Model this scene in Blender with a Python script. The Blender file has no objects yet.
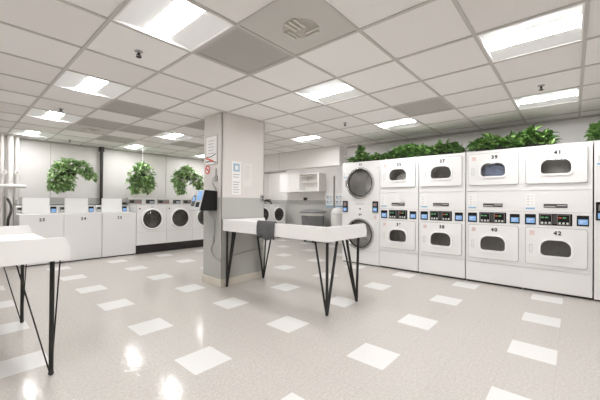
import bpy, bmesh, math, random
from mathutils import Vector, Matrix
PI = math.pi
R = random.Random(7)
S = bpy.context.scene
COL = S.collection

# ------------------------------------------------------------------ materials
def new_mat(name):
    m = bpy.data.materials.new(name); m.use_nodes = True
    nt = m.node_tree
    b = nt.nodes.get('Principled BSDF')
    return m, nt, b

def N(nt, t, **kw):
    n = nt.nodes.new(t)
    for k, v in kw.items():
        setattr(n, k, v)
    return n

def math_node(nt, op, a, b=None, c=None):
    n = nt.nodes.new('ShaderNodeMath'); n.operation = op
    for i, v in enumerate((a, b, c)):
        if v is None: continue
        if isinstance(v, (int, float)): n.inputs[i].default_value = v
        else: nt.links.new(v, n.inputs[i])
    return n.outputs[0]

def mix_col(nt, fac, a, b):
    n = nt.nodes.new('ShaderNodeMix'); n.data_type = 'RGBA'
    if isinstance(fac, (int, float)): n.inputs[0].default_value = fac
    else: nt.links.new(fac, n.inputs[0])
    for s, v in ((6, a), (7, b)):
        if isinstance(v, tuple): n.inputs[s].default_value = (*v, 1) if len(v) == 3 else v
        else: nt.links.new(v, n.inputs[s])
    return n.outputs[2]

def mat(name, col, rough=.5, metal=0., var=.03, scale=8., bump=0., bscale=200., coat=0., spec=.5):
    """plain procedural material: colour with a little noise and optional bump"""
    m, nt, b = new_mat(name)
    tc = N(nt, 'ShaderNodeTexCoord')
    nz = N(nt, 'ShaderNodeTexNoise'); nz.inputs['Scale'].default_value = scale; nz.inputs['Detail'].default_value = 3
    nt.links.new(tc.outputs['Object'], nz.inputs['Vector'])
    lo = tuple(max(0, c * (1 - var)) for c in col); hi = tuple(min(1, c * (1 + var)) for c in col)
    nt.links.new(mix_col(nt, nz.outputs['Fac'], lo, hi), b.inputs['Base Color'])
    b.inputs['Roughness'].default_value = rough; b.inputs['Metallic'].default_value = metal
    b.inputs['Specular IOR Level'].default_value = spec
    if coat: b.inputs['Coat Weight'].default_value = coat; b.inputs['Coat Roughness'].default_value = .1
    if bump:
        n2 = N(nt, 'ShaderNodeTexNoise'); n2.inputs['Scale'].default_value = bscale
        nt.links.new(tc.outputs['Object'], n2.inputs['Vector'])
        bp = N(nt, 'ShaderNodeBump'); bp.inputs['Strength'].default_value = bump; bp.inputs['Distance'].default_value = .004
        nt.links.new(n2.outputs['Fac'], bp.inputs['Height']); nt.links.new(bp.outputs['Normal'], b.inputs['Normal'])
    return m

def emit_mat(name, col, strength, base=(.02, .02, .02)):
    m, nt, b = new_mat(name)
    b.inputs['Base Color'].default_value = (*base, 1); b.inputs['Roughness'].default_value = .25
    b.inputs['Emission Color'].default_value = (*col, 1); b.inputs['Emission Strength'].default_value = strength
    return m

def glass_mat(name, tint, gloss=.12):
    m, nt, b = new_mat(name)
    nt.nodes.remove(b)
    out = nt.nodes.get('Material Output')
    tr = N(nt, 'ShaderNodeBsdfTransparent'); tr.inputs[0].default_value = (*tint, 1)
    gl = N(nt, 'ShaderNodeBsdfGlossy'); gl.inputs['Roughness'].default_value = .03
    fr = N(nt, 'ShaderNodeFresnel'); fr.inputs['IOR'].default_value = 1.5
    mx = N(nt, 'ShaderNodeMixShader')
    nt.links.new(math_node(nt, 'MULTIPLY_ADD', fr.outputs[0], 1.0, gloss * .3), mx.inputs[0])
    nt.links.new(tr.outputs[0], mx.inputs[1]); nt.links.new(gl.outputs[0], mx.inputs[2])
    nt.links.new(mx.outputs[0], out.inputs['Surface'])
    return m

GX, GY, CELL = .7137, -.0657, .6096          # ceiling grid
FX, FY, TILE = 1.1162, .0882, .3048          # floor tiles
HC, HCAM = 2.414, 1.183

def floor_mat():
    m, nt, b = new_mat('vinyl_floor_tiles')
    g = N(nt, 'ShaderNodeNewGeometry')
    sp = N(nt, 'ShaderNodeSeparateXYZ'); nt.links.new(g.outputs['Position'], sp.inputs[0])
    u = math_node(nt, 'DIVIDE', math_node(nt, 'SUBTRACT', sp.outputs[0], FX), TILE)
    v = math_node(nt, 'DIVIDE', math_node(nt, 'SUBTRACT', sp.outputs[1], FY), TILE)
    def third(c):
        fl = math_node(nt, 'FLOOR', c)
        return math_node(nt, 'LESS_THAN', math_node(nt, 'FLOORED_MODULO', fl, 3.0), .5)
    acc = math_node(nt, 'MULTIPLY', third(u), third(v))
    cell = N(nt, 'ShaderNodeCombineXYZ')
    nt.links.new(math_node(nt, 'FLOOR', u), cell.inputs[0]); nt.links.new(math_node(nt, 'FLOOR', v), cell.inputs[1])
    wn = N(nt, 'ShaderNodeTexWhiteNoise', noise_dimensions='2D'); nt.links.new(cell.outputs[0], wn.inputs['Vector'])
    # speckle
    n1 = N(nt, 'ShaderNodeTexNoise'); n1.inputs['Scale'].default_value = 55; n1.inputs['Detail'].default_value = 5; n1.inputs['Roughness'].default_value = .7
    nt.links.new(g.outputs['Position'], n1.inputs['Vector'])
    vo = N(nt, 'ShaderNodeTexVoronoi'); vo.inputs['Scale'].default_value = 90
    nt.links.new(g.outputs['Position'], vo.inputs['Vector'])
    n3 = N(nt, 'ShaderNodeTexNoise'); n3.inputs['Scale'].default_value = 1.3; n3.inputs['Detail'].default_value = 2
    nt.links.new(g.outputs['Position'], n3.inputs['Vector'])
    rmp = N(nt, 'ShaderNodeValToRGB'); rmp.color_ramp.elements[0].position = .38; rmp.color_ramp.elements[1].position = .62
    rmp.color_ramp.elements[0].color = (.44, .408, .37, 1); rmp.color_ramp.elements[1].color = (.57, .54, .505, 1)
    nt.links.new(n1.outputs['Fac'], rmp.inputs[0])
    base = mix_col(nt, math_node(nt, 'LESS_THAN', vo.outputs['Distance'], .2), rmp.outputs[0], (.40, .365, .325))
    base = mix_col(nt, math_node(nt, 'MULTIPLY', wn.outputs['Value'], .22), base, (.49, .46, .425))
    base = mix_col(nt, math_node(nt, 'MULTIPLY', n3.outputs['Fac'], .25), base, (.525, .495, .46))
    white = mix_col(nt, n1.outputs['Fac'], (.68, .67, .65), (.75, .74, .72))
    col = mix_col(nt, acc, base, white)
    # joints
    def joint(c):
        f = math_node(nt, 'FRACT', c)
        d = math_node(nt, 'MINIMUM', f, math_node(nt, 'SUBTRACT', 1.0, f))
        return math_node(nt, 'LESS_THAN', d, .006)
    j = math_node(nt, 'MAXIMUM', joint(u), joint(v))
    col = mix_col(nt, math_node(nt, 'MULTIPLY', j, .3), col, (.33, .30, .27))
    nt.links.new(col, b.inputs['Base Color'])
    b.inputs['Roughness'].default_value = .42
    b.inputs['Specular IOR Level'].default_value = .35
    b.inputs['Coat Weight'].default_value = .38; b.inputs['Coat Roughness'].default_value = .03
    # waxed unevenness
    n2 = N(nt, 'ShaderNodeTexNoise'); n2.inputs['Scale'].default_value = 34; n2.inputs['Detail'].default_value = 3
    nt.links.new(g.outputs['Position'], n2.inputs['Vector'])
    bp = N(nt, 'ShaderNodeBump'); bp.inputs['Strength'].default_value = .17; bp.inputs['Distance'].default_value = .006
    nt.links.new(n2.outputs['Fac'], bp.inputs['Height'])
    nt.links.new(bp.outputs['Normal'], b.inputs['Normal']); nt.links.new(bp.outputs['Normal'], b.inputs['Coat Normal'])
    return m

def ceiling_mat():
    m, nt, b = new_mat('mineral_ceiling_tile')
    g = N(nt, 'ShaderNodeNewGeometry')
    sp = N(nt, 'ShaderNodeSeparateXYZ'); nt.links.new(g.outputs['Position'], sp.inputs[0])
    u = math_node(nt, 'FLOOR', math_node(nt, 'DIVIDE', math_node(nt, 'SUBTRACT', sp.outputs[0], GX), CELL))
    v = math_node(nt, 'FLOOR', math_node(nt, 'DIVIDE', math_node(nt, 'SUBTRACT', sp.outputs[1], GY), CELL))
    cell = N(nt, 'ShaderNodeCombineXYZ'); nt.links.new(u, cell.inputs[0]); nt.links.new(v, cell.inputs[1])
    wn = N(nt, 'ShaderNodeTexWhiteNoise', noise_dimensions='2D'); nt.links.new(cell.outputs[0], wn.inputs['Vector'])
    col = mix_col(nt, wn.outputs['Value'], (.79, .765, .745), (.875, .86, .845))
    nz = N(nt, 'ShaderNodeTexNoise'); nz.inputs['Scale'].default_value = 160; nz.inputs['Detail'].default_value = 3
    nt.links.new(g.outputs['Position'], nz.inputs['Vector'])
    col = mix_col(nt, math_node(nt, 'MULTIPLY', math_node(nt, 'GREATER_THAN', nz.outputs['Fac'], .62), .25), col, (.55, .52, .49))
    nt.links.new(col, b.inputs['Base Color']); b.inputs['Roughness'].default_value = .9
    bp = N(nt, 'ShaderNodeBump'); bp.inputs['Strength'].default_value = .15; bp.inputs['Distance'].default_value = .003
    nt.links.new(nz.outputs['Fac'], bp.inputs['Height']); nt.links.new(bp.outputs['Normal'], b.inputs['Normal'])
    return m

def two_tone_mat(name, upper, lower, split=1.18):
    """painted wall: grey dado below, warm white above"""
    m, nt, b = new_mat(name)
    g = N(nt, 'ShaderNodeNewGeometry')
    sp = N(nt, 'ShaderNodeSeparateXYZ'); nt.links.new(g.outputs['Position'], sp.inputs[0])
    nz = N(nt, 'ShaderNodeTexNoise'); nz.inputs['Scale'].default_value = 3; nz.inputs['Detail'].default_value = 4
    nt.links.new(g.outputs['Position'], nz.inputs['Vector'])
    f = math_node(nt, 'LESS_THAN', sp.outputs[2], split)
    col = mix_col(nt, f, upper, lower)
    col = mix_col(nt, math_node(nt, 'MULTIPLY', nz.outputs['Fac'], .06), col, (.9, .88, .86))
    nt.links.new(col, b.inputs['Base Color']); b.inputs['Roughness'].default_value = .38
    n2 = N(nt, 'ShaderNodeTexNoise'); n2.inputs['Scale'].default_value = 120
    nt.links.new(g.outputs['Position'], n2.inputs['Vector'])
    bp = N(nt, 'ShaderNodeBump'); bp.inputs['Strength'].default_value = .08; bp.inputs['Distance'].default_value = .002
    nt.links.new(n2.outputs['Fac'], bp.inputs['Height']); nt.links.new(bp.outputs['Normal'], b.inputs['Normal'])
    return m

def leaf_mat(name, dark, light, pale):
    m, nt, b = new_mat(name)
    g = N(nt, 'ShaderNodeNewGeometry')
    rmp = N(nt, 'ShaderNodeValToRGB')
    rmp.color_ramp.elements[0].color = (*dark, 1); rmp.color_ramp.elements[1].color = (*pale, 1)
    e = rmp.color_ramp.elements.new(.6); e.color = (*light, 1)
    nt.links.new(g.outputs['Random Per Island'], rmp.inputs[0])
    tc = N(nt, 'ShaderNodeTexCoord')
    nz = N(nt, 'ShaderNodeTexNoise'); nz.inputs['Scale'].default_value = 45
    nt.links.new(tc.outputs['Object'], nz.inputs['Vector'])
    col = mix_col(nt, math_node(nt, 'MULTIPLY', nz.outputs['Fac'], .35), rmp.outputs[0], pale)
    nt.links.new(col, b.inputs['Base Color']); b.inputs['Roughness'].default_value = .4
    b.inputs['Subsurface Weight'].default_value = 0
    return m

def perforated_mat(name, a, b_, scale=110):
    m, nt, b = new_mat(name)
    g = N(nt, 'ShaderNodeNewGeometry')
    vo = N(nt, 'ShaderNodeTexVoronoi'); vo.inputs['Scale'].default_value = scale; vo.inputs['Randomness'].default_value = 0
    nt.links.new(g.outputs['Position'], vo.inputs['Vector'])
    nz = N(nt, 'ShaderNodeTexNoise'); nz.inputs['Scale'].default_value = 4
    nt.links.new(g.outputs['Position'], nz.inputs['Vector'])
    c = mix_col(nt, math_node(nt, 'LESS_THAN', vo.outputs['Distance'], .3), a, b_)
    c = mix_col(nt, math_node(nt, 'MULTIPLY', nz.outputs['Fac'], .3), c, b_)
    nt.links.new(c, b.inputs['Base Color']); b.inputs['Roughness'].default_value = .6
    return m

M = {}
M['floor'] = floor_mat()
M['ceiling'] = ceiling_mat()
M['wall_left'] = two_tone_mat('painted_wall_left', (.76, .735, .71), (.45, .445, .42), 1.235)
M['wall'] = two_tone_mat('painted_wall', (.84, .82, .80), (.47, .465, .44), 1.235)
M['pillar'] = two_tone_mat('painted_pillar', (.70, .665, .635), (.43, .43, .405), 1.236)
M['soffit'] = mat('soffit_paint', (.83, .81, .785), .6, var=.02)
M['grid'] = mat('ceiling_grid_paint', (.54, .515, .49), .5)
M['base'] = mat('cream_baseboard', (.66, .61, .53), .5)
M['guard'] = mat('corner_guard', (.55, .52, .49), .4)
M['enamel'] = mat('white_enamel', (.80, .792, .78), .32, var=.012, spec=.45)
M['enamel2'] = mat('white_enamel_door', (.82, .813, .80), .3, var=.012)
M['trim'] = mat('white_plastic', (.88, .875, .865), .3, var=.01)
M['darkpart'] = mat('dark_fittings', (.05, .045, .04), .8)  # own dark colour of toe kicks, plates, slots and sprinkler parts
M['black'] = mat('black_plastic', (.010, .009, .009), .55, spec=.2)
M['plinth'] = mat('black_plinth', (.015, .012, .011), .5)
M['chrome'] = mat('chrome_ring', (.62, .61, .60), .22, 1.)
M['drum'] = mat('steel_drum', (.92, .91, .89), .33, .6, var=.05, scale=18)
M['drumdark'] = mat('shaded_drum', (.55, .50, .45), .4, .0, var=.2, scale=20)  # darker copy of the drum steel, interior shade put into its colour
M['gasket'] = mat('rubber_gasket', (.05, .048, .045), .5)
M['glass'] = glass_mat('door_glass', (.95, .95, .95))
M['glassd'] = glass_mat('smoked_glass', (.55, .53, .50), .2)
M['lcd'] = emit_mat('blue_lcd', (.27, .50, .85), .9)
M['lcdtext'] = emit_mat('pale_lcd_text', (.75, .85, 1.), .9)
M['red'] = emit_mat('red_display', (.8, .13, .05), .7)
M['green'] = emit_mat('green_lamp', (.25, .75, .3), .55)
M['button'] = mat('pale_button', (.62, .64, .62), .4)
M['steelface'] = mat('coin_face', (.30, .285, .27), .35, .6)
M['ink'] = mat('dark_ink', (.03, .028, .028), .5)
M['greyink'] = mat('grey_ink', (.42, .41, .40), .6)
M['faint'] = mat('faint_print', (.62, .61, .60), .6)
M['paper'] = mat('paper', (.87, .86, .845), .55, var=.015)
M['bluestrip'] = mat('blue_strip', (.28, .47, .65), .5)
M['blueimg'] = mat('blue_picture', (.33, .47, .58), .5)
M['pink'] = mat('pink_sticker', (.72, .55, .52), .5)
M['redink'] = mat('red_print', (.72, .10, .06), .5)
M['tabletop'] = mat('white_laminate', (.86, .85, .835), .35, var=.01)
M['leg'] = mat('black_hairpin_steel', (.012, .011, .010), .38)
M['towel'] = mat('grey_towel', (.115, .115, .115), .95, var=.35, scale=60, bump=.6, bscale=260)
M['bin'] = mat('grey_bin_plastic', (.22, .22, .225), .5, var=.08)
M['bag'] = mat('white_bin_bag', (.72, .71, .69), .4)
M['tank'] = mat('white_tank', (.84, .83, .81), .35)
M['pipe'] = mat('white_pipe', (.80, .78, .75), .4)
M['greypipe'] = mat('grey_pipe', (.47, .45, .43), .45)
M['blackpipe'] = mat('black_pipe', (.035, .03, .027), .45)
M['metal'] = mat('dull_metal', (.42, .41, .40), .35, .8)
M['wing'] = mat('reflector_wing', (.80, .80, .79), .5)
M['frame'] = mat('fixture_frame', (.82, .81, .79), .45)
M['tube'] = emit_mat('lamp_lens', (.985, .985, 1.), 52.0, (.8, .8, .8))
M['grille'] = perforated_mat('perforated_grille', (.47, .45, .425), (.30, .285, .265))
M['vent'] = perforated_mat('perforated_vent', (.60, .58, .55), (.46, .44, .41))
M['blade'] = mat('vent_blade', (.68, .65, .60), .5)
M['dirt'] = mat('dusty_core', (.46, .43, .39), .8, var=.3, scale=30)
M['leafh'] = leaf_mat('variegated_leaf', (.05, .16, .035), (.26, .50, .13), (.76, .86, .56))
M['leafd'] = leaf_mat('ivy_leaf', (.008, .035, .010), (.075, .22, .045), (.38, .60, .18))
M['stem'] = mat('plant_stem', (.10, .14, .05), .6)
M['pot'] = mat('dark_pot', (.05, .05, .045), .6)
M['wire'] = mat('hanger_wire', (.62, .62, .60), .4)
M['bluecloth'] = mat('blue_cloth', (.50, .60, .98), .9, var=.25, scale=14)
M['whitecloth'] = mat('white_cloth', (.85, .84, .80), .9, var=.15, scale=14)
M['cord'] = mat('grey_cord', (.36, .35, .335), .5)
M['kioskface'] = mat('kiosk_face', (.58, .585, .59), .35)
M['cabin'] = mat('cabinet_white', (.84, .825, .80), .45, var=.01)

# ------------------------------------------------------------------ mesh helpers
def newbm(): return bmesh.new()

def merge(dst, src):
    me = bpy.data.meshes.new('tmp'); src.to_mesh(me); src.free()
    dst.from_mesh(me); bpy.data.meshes.remove(me)

def box(bm, x0, x1, y0, y1, z0, z1, bev=0., seg=2):
    b = bmesh.new()
    bmesh.ops.create_cube(b, size=1)
    for v in b.verts:
        v.co = Vector(((x0 + x1) / 2 + v.co.x * (x1 - x0), (y0 + y1) / 2 + v.co.y * (y1 - y0), (z0 + z1) / 2 + v.co.z * (z1 - z0)))
    if bev: bmesh.ops.bevel(b, geom=list(b.edges), offset=bev, segments=seg, affect='EDGES', profile=.6)
    merge(bm, b); return bm

def tube(bm, pts, r, n=10, caps=True):
    pts = [Vector(p) for p in pts]
    rs = r if isinstance(r, (list, tuple)) else [r] * len(pts)
    rings = []
    prev = None
    for i, p in enumerate(pts):
        d = (pts[min(i + 1, len(pts) - 1)] - pts[max(i - 1, 0)]).normalized()
        if prev is None:
            a = d.cross(Vector((0, 0, 1)))
            if a.length < 1e-3: a = d.cross(Vector((1, 0, 0)))
        else:
            a = prev - d * prev.dot(d)
        a.normalize(); prev = a
        c = d.cross(a)
        rings.append([bm.verts.new(p + (a * math.cos(2 * PI * k / n) + c * math.sin(2 * PI * k / n)) * rs[i]) for k in range(n)])
    for A, B in zip(rings, rings[1:]):
        for k in range(n):
            bm.faces.new((A[k], A[(k + 1) % n], B[(k + 1) % n], B[k]))
    if caps:
        bm.faces.new(rings[0][::-1]); bm.faces.new(rings[-1])
    return bm

def cyl(bm, p0, p1, r, n=20): return tube(bm, [p0, p1], r, n)

def lathe_y(bm, prof, cx, cz, n=48, close=False):
    """profile of (radius, y) turned about the axis through (cx, *, cz) along y"""
    rings = []
    for r, y in prof:
        if r < 1e-6: rings.append([bm.verts.new((cx, y, cz))])
        else: rings.append([bm.verts.new((cx + r * math.cos(2 * PI * k / n), y, cz + r * math.sin(2 * PI * k / n))) for k in range(n)])
    pairs = list(zip(rings, rings[1:])) + ([(rings[-1], rings[0])] if close else [])
    for A, B in pairs:
        for k in range(n):
            k2 = (k + 1) % n
            if len(A) == 1 and len(B) == 1: continue
            if len(A) == 1: bm.faces.new((A[0], B[k2], B[k]))
            elif len(B) == 1: bm.faces.new((A[k], A[k2], B[0]))
            else: bm.faces.new((A[k], A[k2], B[k2], B[k]))
    return bm

def lathe_z(bm, prof, cx, cy, n=40):
    rings = []
    for r, z in prof:
        if r < 1e-6: rings.append([bm.verts.new((cx, cy, z))])
        else: rings.append([bm.verts.new((cx + r * math.cos(2 * PI * k / n), cy + r * math.sin(2 * PI * k / n), z)) for k in range(n)])
    for A, B in zip(rings, rings[1:]):
        for k in range(n):
            k2 = (k + 1) % n
            if len(A) == 1 and len(B) == 1: continue
            if len(A) == 1: bm.faces.new((A[0], B[k2], B[k]))
            elif len(B) == 1: bm.faces.new((A[k], A[k2], B[0]))
            else: bm.faces.new((A[k], A[k2], B[k2], B[k]))
    return bm

def rr(x0, x1, z0, z1, r, seg=8):
    """rounded rectangle loop; r = one radius or (bottom, top)"""
    rb, rt = r if isinstance(r, tuple) else (r, r)
    out = []
    for cx, cz, rad, a0 in ((x1 - rb, z0 + rb, rb, -90), (x1 - rt, z1 - rt, rt, 0), (x0 + rt, z1 - rt, rt, 90), (x0 + rb, z0 + rb, rb, 180)):
        for k in range(seg + 1):
            a = math.radians(a0 + 90 * k / seg)
            out.append((cx + rad * math.cos(a), cz + rad * math.sin(a)))
    return out

def arch(x0, x1, z0, z1, rb, rx, rz, seg=10):
    """window with small bottom corners and wide elliptical top corners"""
    out = []
    for cx, cz, ax, az, a0 in ((x1 - rb, z0 + rb, rb, rb, -90), (x1 - rx, z1 - rz, rx, rz, 0), (x0 + rx, z1 - rz, rx, rz, 90), (x0 + rb, z0 + rb, rb, rb, 180)):
        for k in range(seg + 1):
            a = math.radians(a0 + 90 * k / seg)
            out.append((cx + ax * math.cos(a), cz + az * math.sin(a)))
    return out

def circ(cx, cz, r, n=48): return [(cx + r * math.cos(2 * PI * k / n), cz + r * math.sin(2 * PI * k / n)) for k in range(n)]

def plate(bm, outer, holes, y0, y1):
    """panel in the xz plane from y0 (front) to y1 (back), with holes"""
    b = bmesh.new()
    loops = []
    for lp in [outer] + list(holes):
        clean = []
        for p in lp:
            if not clean or (abs(p[0] - clean[-1][0]) + abs(p[1] - clean[-1][1])) > 1e-5: clean.append(p)
        if abs(clean[0][0] - clean[-1][0]) + abs(clean[0][1] - clean[-1][1]) < 1e-5: clean.pop()
        loops.append(clean)
    vf = [[b.verts.new((x, y0, z)) for x, z in lp] for lp in loops]
    vb = [[b.verts.new((x, y1, z)) for x, z in lp] for lp in loops]
    if len(loops) == 1:
        b.faces.new(vf[0]); b.faces.new(vb[0][::-1])
    else:
        for vv in (vf, vb):
            ed = []
            for lp in vv:
                for k in range(len(lp)): ed.append(b.edges.new((lp[k], lp[(k + 1) % len(lp)])))
            bmesh.ops.triangle_fill(b, use_beauty=True, use_dissolve=False, edges=ed)
    for A, B in zip(vf, vb):
        for k in range(len(A)):
            k2 = (k + 1) % len(A)
            try: b.faces.new((A[k], A[k2], B[k2], B[k]))
            except ValueError: pass
    bmesh.ops.recalc_face_normals(b, faces=list(b.faces))
    merge(bm, b); return bm

def link(o, parent=None):
    COL.objects.link(o)
    if parent is not None: o.parent = parent
    return o

def obj(name, bm, m, parent=None, smooth=None):
    me = bpy.data.meshes.new(name)
    bmesh.ops.recalc_face_normals(bm, faces=list(bm.faces)) if smooth != 'keep' else None
    bm.to_mesh(me); bm.free()
    if isinstance(m, (list, tuple)):
        for x in m: me.materials.append(x)
    else: me.materials.append(m)
    if smooth:
        for p in me.polygons: p.use_smooth = True
        if smooth is not True and smooth != 'keep':
            try: me.set_sharp_from_angle(angle=math.radians(smooth))
            except Exception: pass
    return link(bpy.data.objects.new(name, me), parent)

def tag(o, label, cat, group=None, kind=None):
    if label: o['label'] = label
    if cat: o['category'] = cat
    if group: o['group'] = group
    if kind: o['kind'] = kind
    return o

def thing(name, label, cat, loc=(0, 0, 0), rz=0., group=None):
    o = link(bpy.data.objects.new(name, None))
    o.empty_display_size = .1
    o.location = loc; o.rotation_euler = (0, 0, rz)
    return tag(o, label, cat, group)

def struct(name, bm, m, smooth=None):
    o = obj(name, bm, m, None, smooth); o['kind'] = 'structure'; return o

def dup(root, loc, label, name=None):
    r = root.copy(); COL.objects.link(r); r.location = loc; r['label'] = label
    if name: r.name = name
    for ch in root.children:
        c = ch.copy(); COL.objects.link(c); c.parent = r
        for g in ch.children:
            d = g.copy(); COL.objects.link(d); d.parent = c
    return r

def lettering(name, s, size, x, y, z, m, parent, bold=.0):
    """raised characters on a front that faces -y"""
    if not s: return None
    cu = bpy.data.curves.new('t', 'FONT'); cu.body = s; cu.size = size; cu.extrude = .0008; cu.offset = bold
    cu.space_character = 1.25; cu.align_x = 'CENTER'; cu.align_y = 'CENTER'
    t = bpy.data.objects.new('t', cu); COL.objects.link(t)
    bpy.context.view_layer.update()
    me = bpy.data.meshes.new_from_object(t.evaluated_get(bpy.context.evaluated_depsgraph_get()))
    bpy.data.objects.remove(t); bpy.data.curves.remove(cu)
    me.transform(Matrix.Translation((x, y, z)) @ Matrix.Rotation(PI / 2, 4, 'X'))
    me.materials.clear(); me.materials.append(m)
    o = bpy.data.objects.new(name, me)
    return link(o, parent)

# ------------------------------------------------------------------ room shell
X0, Y0, YL, XR, XW, YC = -2.4, -2.3, 8.3, 5.9, 7.7, 3.8
b = newbm(); box(b, X0, XW, Y0, YL, -.1, 0); struct('floor', b, M['floor'])
b = newbm(); box(b, X0 - .1, XW + .1, YL, YL + .1, 0, HC + .15); struct('wall_left', b, M['wall_left'])
b = newbm(); box(b, XR, XR + .1, Y0, YC, 0, HC + .15); struct('wall_right', b, M['wall'])
b = newbm(); box(b, XR + .1, XW, YC - .1, YC, 0, HC + .15); struct('wall_return', b, M['wall'])
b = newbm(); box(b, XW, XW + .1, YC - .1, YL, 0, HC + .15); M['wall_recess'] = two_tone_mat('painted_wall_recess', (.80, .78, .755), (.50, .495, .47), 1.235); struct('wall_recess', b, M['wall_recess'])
b = newbm(); box(b, X0 - .1, X0, Y0, YL, 0, HC + .15); struct('wall_near', b, M['wall'])
b = newbm(); box(b, X0 - .1, XR + .1, Y0 - .1, Y0, 0, HC + .15); struct('wall_behind', b, M['wall'])
# dropped soffit over the recess
b = newbm(); box(b, 5.6, 5.78, YC, YL, 1.985, HC + .003, .004, 1); struct('wall_soffit', b, M['soffit'])
b = newbm(); box(b, 5.594, 5.6, 5.655, 5.667, 1.985, HC); struct('trim_soffit', b, M['guard'])

LIGHTS = [(0, 3), (0, 6), (0, 9), (0, 12), (3, 0), (6, 0), (3, 3), (6, 3), (6, 6), (3, 9), (3, 12), (6, 12)]
LIGHTS_NEAR = [(9, 9), (9, 12), (0, 0), (-3, 3), (-3, 9), (3, -3), (0, -3), (-3, 0)]
GREY = [(1, 3), (1, 7), (1, 9), (2, 9), (2, 11), (3, 7), (4, 10), (5, 2)]
VENTS = [(1, 2), (1, 10)]
holes = set(LIGHTS + LIGHTS_NEAR + GREY + VENTS)
b = newbm()
for i in range(-6, 12):
    for j in range(-5, 15):
        if (i, j) in holes: continue
        x0 = max(X0, GX + i * CELL); x1 = min(XW, GX + (i + 1) * CELL)
        y0 = max(Y0, GY + j * CELL); y1 = min(YL, GY + (j + 1) * CELL)
        if x1 <= x0 or y1 <= y0: continue
        b.faces.new([b.verts.new((x, y, HC + .004)) for x, y in ((x0, y0), (x0, y1), (x1, y1), (x1, y0))])
struct('ceiling', b, M['ceiling'], 'keep')
b = newbm(); box(b, X0 - .1, XW + .1, Y0 - .1, YL + .1, HC + .16, HC + .2); struct('ceiling_deck', b, M['ceiling'])
b = newbm()
for i in range(-5, 12):
    x = GX + i * CELL
    if X0 < x < XW: box(b, x - .012, x + .012, Y0, YL, HC - .004, HC + .012)
for j in range(-4, 14):
    y = GY + j * CELL
    if Y0 < y < YL: box(b, X0, XW, y - .012, y + .012, HC - .0035, HC + .0125)
struct('trim_grid', b, M['grid'])
b = newbm(); box(b, X0, XW, YL - .02, YL, HC - .025, HC + .003); box(b, XR - .02, XR, Y0, YC, HC - .025, HC + .003)
struct('trim_cornice', b, M['grid'])
# vertical panel seams on the left wall
b = newbm()
for x in (1.42, 3.9, 5.1): box(b, x - .006, x + .006, YL - .006, YL, .0, HC)
struct('trim_seams', b, M['guard'])

# pillar
PX0, PX1, PY0, PY1 = 2.49, 3.265, 3.635, 4.09
b = newbm(); box(b, PX0, PX1, PY0, PY1, 0, HC + .003, .006, 2); struct('pillar', b, M['pillar'])
b = newbm(); box(b, PX0 - .014, PX1 + .014, PY0 - .014, PY1 + .014, 0, .1, .004, 1); struct('baseboard_pillar', b, M['base'])
b = newbm()
box(b, PX0 - .003, PX0 + .012, PY0 - .003, PY0 + .003, .1, HC); box(b, PX0 - .003, PX0 + .003, PY0 - .003, PY0 + .028, .1, HC)
box(b, PX1 - .014, PX1 + .003, PY0 - .003, PY0 + .003, .1, HC); box(b, PX1 - .003, PX1 + .003, PY0 - .003, PY0 + .025, .1, HC)
struct('trim_pillar', b, M['guard'])

# ------------------------------------------------------------------ ceiling fittings
def make_light():
    t = thing('ceiling_light', '', 'ceiling light', group='recessed ceiling lights')
    h = CELL / 2 - .012
    b = newbm()                                     # housing above + flange
    plate_pts = [(-h, -h), (h, -h), (h, h), (-h, h)]
    for (x0, x1, y0, y1) in ((-h, -h + .012, -h, h), (h - .012, h, -h, h), (-h, h, -h, -h + .012), (-h, h, h - .012, h)):
        box(b, x0, x1, y0, y1, -.003, .1)
    box(b, -h, h, -h, h, .1, .105)
    obj('housing', b, M['frame'], t)
    for s in (-1, 1):                               # curved reflector wings
        b = newbm(); prof = []
        for k in range(9):
            u = k / 8
            prof.append((s * (h - .012 - u * (h - .102)), .0 + .022 * math.sin(u * PI / 2)))
        lo = [[b.verts.new((x, y, z)) for x, z in prof] for y in (-h + .012, h - .012)]
        hi = [[b.verts.new((x, y, z + .004)) for x, z in prof] for y in (-h + .012, h - .012)]
        for k in range(8):
            b.faces.new((lo[0][k], lo[0][k + 1], lo[1][k + 1], lo[1][k])); b.faces.new((hi[0][k], hi[0][k + 1], hi[1][k + 1], hi[1][k]))
        obj('reflector', b, M['wing'], t, True)
    b = newbm(); lo = []
    for y in (-h + .014, h - .014):
        lo.append([b.verts.new((.090 * math.cos(PI * k / 12), y, ((.022 - .010 * math.sin(PI * k / 12)) if k not in (0, 12) else .03))) for k in range(13)])
    for k in range(12): b.faces.new((lo[0][k], lo[0][k + 1], lo[1][k + 1], lo[1][k]))
    b.faces.new(lo[0]); b.faces.new(lo[1][::-1]); b.faces.new((lo[0][0], lo[0][12], lo[1][12], lo[1][0]))
    obj('lens', b, M['tube'], t)
    return t

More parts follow.
